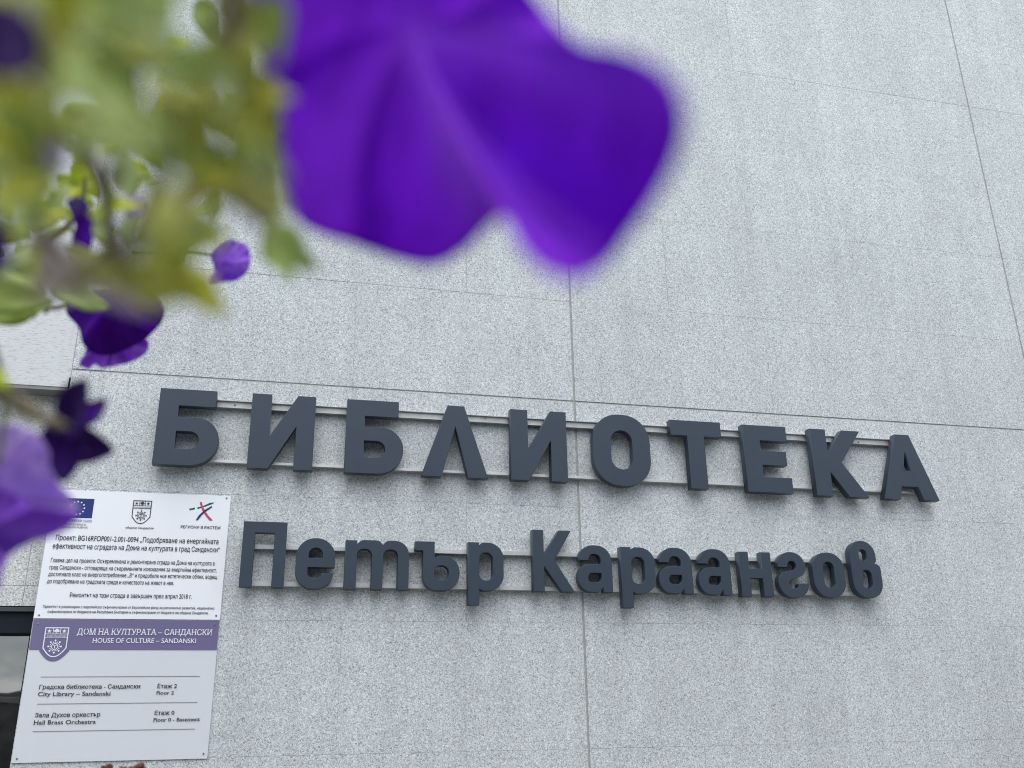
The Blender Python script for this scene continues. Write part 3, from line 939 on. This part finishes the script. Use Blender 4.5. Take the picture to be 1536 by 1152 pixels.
# leaves one can place in the picture: base px, length, direction, distance, tone
for q in (
 (-40, -20, 190, 30, .11, 'olive'), (60, -60, 200, 60, .12, 'yellow'), (150, -70, 190, 75, .12, 'green'), (235, -60, 150, 95, .13, 'sage'),
 (60, 110, 200, 15, .10, 'green'), (170, 60, 150, 80, .12, 'green'), (130, 130, 160, 45, .10, 'green'),
 (-50, 120, 190, 30, .10, 'olive'), (-40, 150, 150, 15, .11, 'yellow'), (300, 60, 120, 130, .11, 'pale'), (340, -40, 150, 80, .12, 'olive'),
 (330, 70, 130, 60, .11, 'olive'), (300, 160, 130, 40, .12, 'sage'),
 (110, 200, 150, 8, .11, 'sage'), (270, 150, 150, 75, .12, 'green'), (30, 200, 150, 85, .11, 'sage'),
 (-30, 200, 190, 85, .10, 'yellow'), (370, 160, 130, 85, .12, 'olive'), (320, 230, 120, 50, .12, 'green'), (340, 260, 120, 35, .12, 'olive'),
 (215, 380, 130, -35, .12, 'sage'), (225, 395, 120, -12, .12, 'lime'), (240, 350, 110, 5, .13, 'yellow'),
 (360, 310, 90, 25, .15, 'green'), (395, 340, 105, 33, .17, 'green'), (400, 345, 98, 68, .18, 'green'),
 (90, 425, 150, 4, .11, 'olive'), (70, 438, 160, 0, .105, 'mauve'), (150, 436, 130, 2, .105, 'olive'), (40, 425, 120, 8, .11, 'brown'), (150, 415, 140, 8, .11, 'yellow'), (385, 40, 110, 95, .12, 'olive'), (395, 130, 100, 90, .13, 'sage'), (400, 220, 90, 80, .13, 'olive'),
 (215, 385, 150, 36, .14, 'yellow'), (180, 410, 130, 12, .12, 'yellow'), (110, 410, 140, 8, .11, 'olive'), (60, 400, 110, 18, .11, 'mauve'),
 (40, 340, 110, 50, .12, 'mauve'), (250, 330, 100, 60, .12, 'sage'),
 (-30, 555, 58, 20, .20, 'lime'), (-30, 600, 40, -30, .2, 'green'),
 (-40, 440, 110, 5, .40, 'green'), (-10, 400, 100, 30, .42, 'green'), (30, 405, 75, 75, .45, 'green'), (75, 435, 85, 12, .44, 'green'), (-30, 470, 100, -10, .46, 'green'),
 (88, 262, 62, 40, .50, 'lime'), (110, 245, 60, 60, .50, 'lime'), (95, 290, 60, 0, .50, 'yellow'), (175, 240, 60, 30, .50, 'lime'), (180, 268, 55, 5, .50, 'sage'),
 (40, 345, 75, -25, .50, 'yellow'), (55, 375, 65, -40, .50, 'lime'), (50, 310, 60, 10, .5, 'lime'), (150, 320, 70, 80, .40, 'yellow'), (200, 310, 70, 95, .40, 'sage'),
 (330, 90, 60, 40, .45, 'sage'), (335, 140, 60, 60, .45, 'sage'), (300, 0, 70, 70, .4, 'green'), (300, 95, 60, 0, .4, 'green'), (360, 60, 60, 80, .4, 'sage'),
):
    leaf(*q)
rs = random.Random(11)
POLY = [(-60, -60), (425, -60), (435, 120), (430, 260), (420, 315), (380, 335), (320, 345), (290, 400), (200, 420), (80, 410), (-60, 430)]




cnt = 0
while cnt < 74:                          # near leaves that close the mass
    u, v = rs.uniform(-60, 430), rs.uniform(-70, 420)
    if not inside(u, v, POLY): continue
    ang = rs.uniform(-20, 120); sz = rs.uniform(70, 125)
    tu, tv = u + sz * .8 * math.cos(R(ang)), v + sz * .8 * math.sin(R(ang))
    if not inside(tu, tv, POLY): continue
    mu, mv = (u + tu) / 2, (v + tv) / 2
    if (80 < mu < 230 and 215 < mv < 400) or (280 < mu < 350 and -10 < mv < 60): continue
    tn = ('green', 'green', 'sage', 'olive', 'yellow') if v < 230 else ('olive', 'yellow', 'sage', 'green')
    leaf(u, v, sz, ang, rs.uniform(.085, .13), rs.choice(tn))
    cnt += 1
cnt = 0
while cnt < 80:                          # smaller, sharper leaves deeper in the plant
    u, v = rs.uniform(-60, 420), rs.uniform(-60, 430)
    if not inside(u, v, POLY): continue
    ang = rs.uniform(0, 360)
    if u > 300: ang = rs.uniform(60, 260)
    leaf(u, v, rs.uniform(38, 75), ang, rs.choice((.2, .26, .32, .4, .5)), rs.choice(('olive', 'green', 'lime', 'yellow', 'sage', 'sage')))
    cnt += 1

# stems
for pts, r, d, mt in (
 ([(380, -160), (350, 0), (330, 80), (280, 170), (240, 260), (200, 350), (175, 390)], (1.4, 1.1, .8), .11, M_stem),
 ([(185, 385), (225, 340), (290, 292), (350, 300), (400, 340)], (1.2, 1.0, .8), .11, M_stem),
 ([(240, 120), (235, 200), (170, 250), (162, 320), (165, 390)], (1.1, .9, .8), .12, M_stem),
 ([(-20, 500), (2, 560), (6, 630), (-4, 700)], (1.1, .9, .7), .25, M_stemg),
 ([(120, 220), (150, 270), (165, 360), (130, 400), (60, 400)], (1.5, 1.4, 1.2), .18, M_stem),
 ([(-40, -140), (40, -20), (100, 90), (180, 160), (260, 200), (330, 230)], (2.5, 2.0, 1.4), .17, M_stemg),
 ([(-60, 455), (0, 445), (20, 420), (33, 402), (50, 415), (65, 440), (70, 470)], (1.6, 1.5, 1.2), .47, M_stem),
 ([(33, 402), (60, 370), (110, 330), (125, 300), (127, 255)], (1.5, 1.3, 1.0), .49, M_stem),
 ([(40, 470), (62, 462), (88, 462), (120, 450), (160, 440)], (1.2, 1.2, 1.1), .49, M_stemg),
 ([(-60, 560), (10, 590), (60, 620), (95, 640)], (1.4, 1.2, 1.0), .2, M_stem),
 ([(-80, -100), (-30, 100), (-20, 300), (-60, 500), (-40, 700)], (2.5, 2.0, 1.6), .22, M_stem),
 ([(430, -230), (520, -160), (580, -100), (600, -60)], (2.2, 2.0, 1.8), .185, M_stemg),
 ([(170, 340), (165, 400), (170, 445)], (1.2, 1.1, 1.0), .6, M_stemg),
 ([(200, 380), (290, 380), (340, 388)], (1.0, 1.0, .9), .58, M_stemg),
):
    n = len(pts); rad = [(.0010) * (r[0] + (r[-1] - r[0]) * i / (n - 1)) for i in range(n)]
    tube('stem', [at(u, v, d) - ploc for u, v in pts], rad, mt, plant)


def smooth_closed(pts, n):
    """closed Catmull-Rom through pts, resampled to n"""
    out = []; m = len(pts)
    for i in range(n):
        f = i / n * m; k = int(f); t = f - k
        a, b, c, d = (Vector(pts[(k + j) % m]) for j in (-1, 0, 1, 2))
        out.append(.5 * ((2 * b) + (c - a) * t + (2 * a - 5 * b + 4 * c - d) * t * t + (3 * b - a - 3 * c + d) * t ** 3))
    return out


def corolla(name, outline, centre, d, folds, mat, parent, cup=0., thick=.0004, ruffle=.0006, nth=150, nr=26, tilt=(0, 0), throat=0., asym=False, ridge_glows=()):
    """a petunia limb: rays run from the throat to the frilled rim; folds = (angle px, width rad, height m) ridges"""
    O = smooth_closed(outline, nth)
    V, Fc, A_ = [], [], []
    cu, cv = centre
    for i, p in enumerate(O):
        th = math.atan2(p.y - cv, p.x - cu)
        for j in range(nr + 1):
            t = j / nr
            u, v = cu + (p.x - cu) * t, cv + (p.y - cv) * t
            h = cup * t * t
            for (a, w, hh) in folds:
                da = (th - R(a) - (.30 * (1 - t) if asym else 0) + math.pi) % (2 * math.pi) - math.pi
                if asym: w = w * (.42 if da < 0 else 1.3)
                h += hh * math.exp(-(da / w) ** 2) * t ** (1.5 if asym else 1.1)
            h += ruffle * math.sin(th * 17 + t * 2.2) * t ** 3 + ruffle * .6 * math.sin(th * 31 + 1.3) * t ** 5
            h -= throat * math.exp(-(t / .16) ** 2)
            dd = d - h + (u - cu) * tilt[0] + (v - cv) * tilt[1]
            V.append(at(u, v, dd) - ploc)
            A_.append(min(1, sum(g_ * math.exp(-(((th - R(a) - .30 * (1 - t) + math.pi) % (2 * math.pi) - math.pi) / w) ** 2) for a, w, g_ in ridge_glows) * math.sin(math.pi * min(1, t * .8 + .12)) ** .7 + (.4 * math.exp(-(t / .16) ** 2) if ridge_glows else 0)))  # colour weight of the painted highlights along ridges and at the throat
    W = nr + 1
    for i in range(nth):
        k = (i + 1) % nth
        for j in range(nr):
            Fc.append((i * W + j, k * W + j, k * W + j + 1, i * W + j + 1))
    o = mesh_obj(name, V, Fc, mat, parent, True)
    if ridge_glows:
        at_ = o.data.attributes.new('ridge_glow', 'FLOAT', 'POINT')
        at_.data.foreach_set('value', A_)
    bm = bmesh.new(); bm.from_mesh(o.data); bmesh.ops.remove_doubles(bm, verts=bm.verts, dist=1e-6); bm.to_mesh(o.data); bm.free()
    for p in o.data.polygons: p.use_smooth = True
    s = o.modifiers.new('thickness', 'SOLIDIFY'); s.thickness = thick
    return o


def blade(p0, p1, w, d, bend, mat, parent, name='petal', d1=None, tw=.3):
    """tapering strap between two photographed points, w px wide"""
    A, B = at(*p0, d), at(*p1, d if d1 is None else d1)
    ax = (B - A); L = ax.length; ax.normalize()
    side = ax.cross(FWD).normalized(); nn = side.cross(ax)
    V, Fc = [], []; N = 14; K = 5
    wm = w * d / F_PX
    for i in range(N + 1):
        t = i / N
        ww = wm * (math.sin(math.pi * (t * .88 + .10)) ** .8) * .5
        for j in range(K + 1):
            s = (j / K - .5) * 2
            V.append(A + ax * (L * t) + side * (s * ww + bend * L * math.sin(math.pi * t)) + nn * (ww * .5 * (1 - s * s) + tw * ww * s) - ploc)
    for i in range(N):
        for j in range(K):
            a = i * (K + 1) + j; Fc.append((a, a + 1, a + K + 2, a + K + 1))
    o = mesh_obj(name, V, Fc, mat, parent, True)
    s = o.modifiers.new('thickness', 'SOLIDIFY'); s.thickness = .0004
    return o


# the big out-of-focus blossom
BIG = [(720, -95), (778, -28), (828, 28), (876, 72), (940, 84), (996, 112), (1022, 165), (1018, 222), (986, 288), (942, 350), (896, 404), (846, 418),
       (800, 396), (776, 350), (752, 328), (730, 342), (694, 376), (648, 398), (592, 388), (532, 366), (478, 350), (440, 320), (424, 245), (410, 170),
       (396, 95), (382, 10), (388, -90), (460, -170), (580, -200), (660, -160)]
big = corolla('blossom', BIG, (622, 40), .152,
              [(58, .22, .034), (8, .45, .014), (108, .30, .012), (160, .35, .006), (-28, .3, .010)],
              P_deep, plant, cup=-.004, asym=True, throat=.002, ruffle=.0003, ridge_glows=((61, .22, .55), (0, .34, .34), (112, .40, .10)), tilt=(-.00014, 0))
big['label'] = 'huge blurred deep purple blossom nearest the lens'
# second blossom, sharp, below the leaves
fl2 = corolla('blossom', [(104, 455), (130, 440), (175, 436), (225, 440), (246, 462), (243, 482), (228, 500), (214, 512), (190, 524), (165, 533), (140, 530), (124, 515), (118, 492), (100, 470)],
              (172, 446), .60, [(90, .35, -.003), (55, .25, .004), (125, .3, .003), (20, .3, -.002)], P_dark, plant, cup=-.010, ruffle=.0004, thick=.0006)
fl2['label'] = 'dark violet blossom hanging in focus under the leaves'
corolla('blossom_rim', [(140, 505), (200, 500), (222, 512), (218, 530), (196, 543), (175, 548), (152, 552), (143, 546), (132, 553), (119, 546), (128, 528)],
        (170, 512), .617, [(90, .2, .004), (50, .2, -.004), (130, .2, -.004), (20, .2, .003), (110, .08, .005)], P_violet2, plant, ruffle=.0010, thick=.0006)
# small lavender blossom at the foot of the leaf tips
corolla('blossom', [(316, 384), (328, 370), (346, 360), (362, 364), (373, 372), (375, 392), (370, 408), (356, 420), (338, 423), (316, 424), (322, 404)],
        (335, 392), .56, [(10, .45, .006), (-60, .5, -.004), (70, .5, -.004)], P_violet3, plant, ruffle=.001, thick=.0005)
# pale violet blossom at the left edge
vb = corolla('blossom', [(-120, 640), (-60, 625), (0, 636), (28, 638), (54, 652), (70, 674), (74, 702), (84, 722), (104, 744), (116, 768), (92, 793), (50, 812), (14, 828), (-10, 850), (-60, 880), (-130, 860), (-160, 750)],
             (-40, 735), .26, [(-45, .3, .010), (8, .2, -.006), (35, .25, .006), (70, .3, -.006)], P_violet, plant, cup=.004, ruffle=.0012)
vb['label'] = 'pale lavender blossom cut by the left edge'
corolla('blossom', [(-120, 760), (-40, 730), (10, 735), (50, 760), (90, 765), (118, 772), (90, 800), (40, 818), (10, 840), (-20, 900), (-120, 900)], (-40, 800), .25,
        [(-20, .3, .004), (20, .25, -.004), (60, .3, .004)], P_mid, plant, ruffle=.001)
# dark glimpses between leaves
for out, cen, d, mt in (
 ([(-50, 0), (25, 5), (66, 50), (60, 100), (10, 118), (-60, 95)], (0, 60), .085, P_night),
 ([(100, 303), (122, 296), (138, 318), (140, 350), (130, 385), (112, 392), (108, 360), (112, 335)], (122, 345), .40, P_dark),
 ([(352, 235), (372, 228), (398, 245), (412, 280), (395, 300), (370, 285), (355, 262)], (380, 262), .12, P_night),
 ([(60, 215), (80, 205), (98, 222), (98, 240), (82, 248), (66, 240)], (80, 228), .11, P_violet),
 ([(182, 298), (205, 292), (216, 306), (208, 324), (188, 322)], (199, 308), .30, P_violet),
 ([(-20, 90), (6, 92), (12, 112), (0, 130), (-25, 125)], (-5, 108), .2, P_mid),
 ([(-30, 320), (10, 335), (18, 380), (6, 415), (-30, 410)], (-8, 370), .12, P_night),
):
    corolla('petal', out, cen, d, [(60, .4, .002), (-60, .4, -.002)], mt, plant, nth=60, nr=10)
# sunlit edge of a leaf, its light painted on as a pale strip
tube('leaf_rim_glint', [at(u, v, .5) - ploc for u, v in ((87, 305), (95, 322), (106, 342), (112, 356), (110, 372), (103, 386))], [.0006, .0011, .0011, .001, .0009, .0004], T_['pale'], plant)
# withered star-shaped blossom
for a, b_, w, d, bd, mt, d1 in (((95, 660), (130, 570), 62, .27, .05, P_night, .26), ((92, 628), (96, 724), 64, .27, -.04, P_night, .27), ((92, 640), (160, 598), 40, .28, -.06, P_night, .29),
                                ((88, 640), (171, 678), 56, .28, -.14, P_night, .29), ((100, 650), (112, 600), 56, .275, .02, P_night, .27)):
    blade(a, b_, w, d, bd, mt, plant, d1=d1)
for a, b_, w, d, bd, mt, d1 in (((100, 655), (152, 690), 30, .28, .10, P_night, .285), ((84, 640), (66, 690), 30, .28, .06, P_night, .28), ((96, 620), (146, 612), 30, .28, -.05, P_dark, .288)):
    blade(a, b_, w, d, bd, mt, plant, d1=d1)
blade((100, 640), (8, 604), 34, .19, .04, T_['brown'], plant, name='sepal', d1=.17)
# dried brown-red blossoms below the board
dr = empty('dried_flower_head', at(185, 1165, 1.1))
tag(dr, 'dark rust red dried flower clusters below the directory board', 'plant')
M_rust = soft('rust', (.09, .022, .015), (.17, .05, .03), .15, 200)
rr_ = random.Random(5)
for (u, v, r) in ((155, 1151, 6), (163, 1149, 7), (168, 1157, 6), (182, 1151, 5), (188, 1151, 5), (196, 1150, 4), (204, 1151, 7), (211, 1147, 7), (215, 1153, 6), (206, 1162, 9), (188, 1162, 8), (160, 1163, 8)):
    bm = bmesh.new(); bmesh.ops.create_icosphere(bm, subdivisions=2, radius=1)
    rad = r * 1.1 / F_PX * .95
    c = at(u, v + 3, 1.1) - dr.location
    for vv in bm.verts:
        vv.co = c + Vector(vv.co) * rad * rr_.uniform(.72, 1.15)
    me = bpy.data.meshes.new('dried_blossom'); bm.to_mesh(me); bm.free(); me.materials.append(M_rust)
    link(bpy.data.objects.new('dried_blossom', me), dr)
tube('stem', [at(185, 1165, 1.1) - dr.location, at(186, 1260, 1.1) - dr.location, at(190, 1600, 1.1) - dr.location], [.003, .003, .004], M_stem, dr)
tube('stem', [at(160, 1160, 1.1) - dr.location, at(172, 1220, 1.1) - dr.location, at(186, 1290, 1.1) - dr.location], [.0015, .002, .002], M_stem, dr)
tube('stem', [at(210, 1155, 1.1) - dr.location, at(198, 1220, 1.1) - dr.location, at(186, 1290, 1.1) - dr.location], [.0015, .002, .002], M_stem, dr)
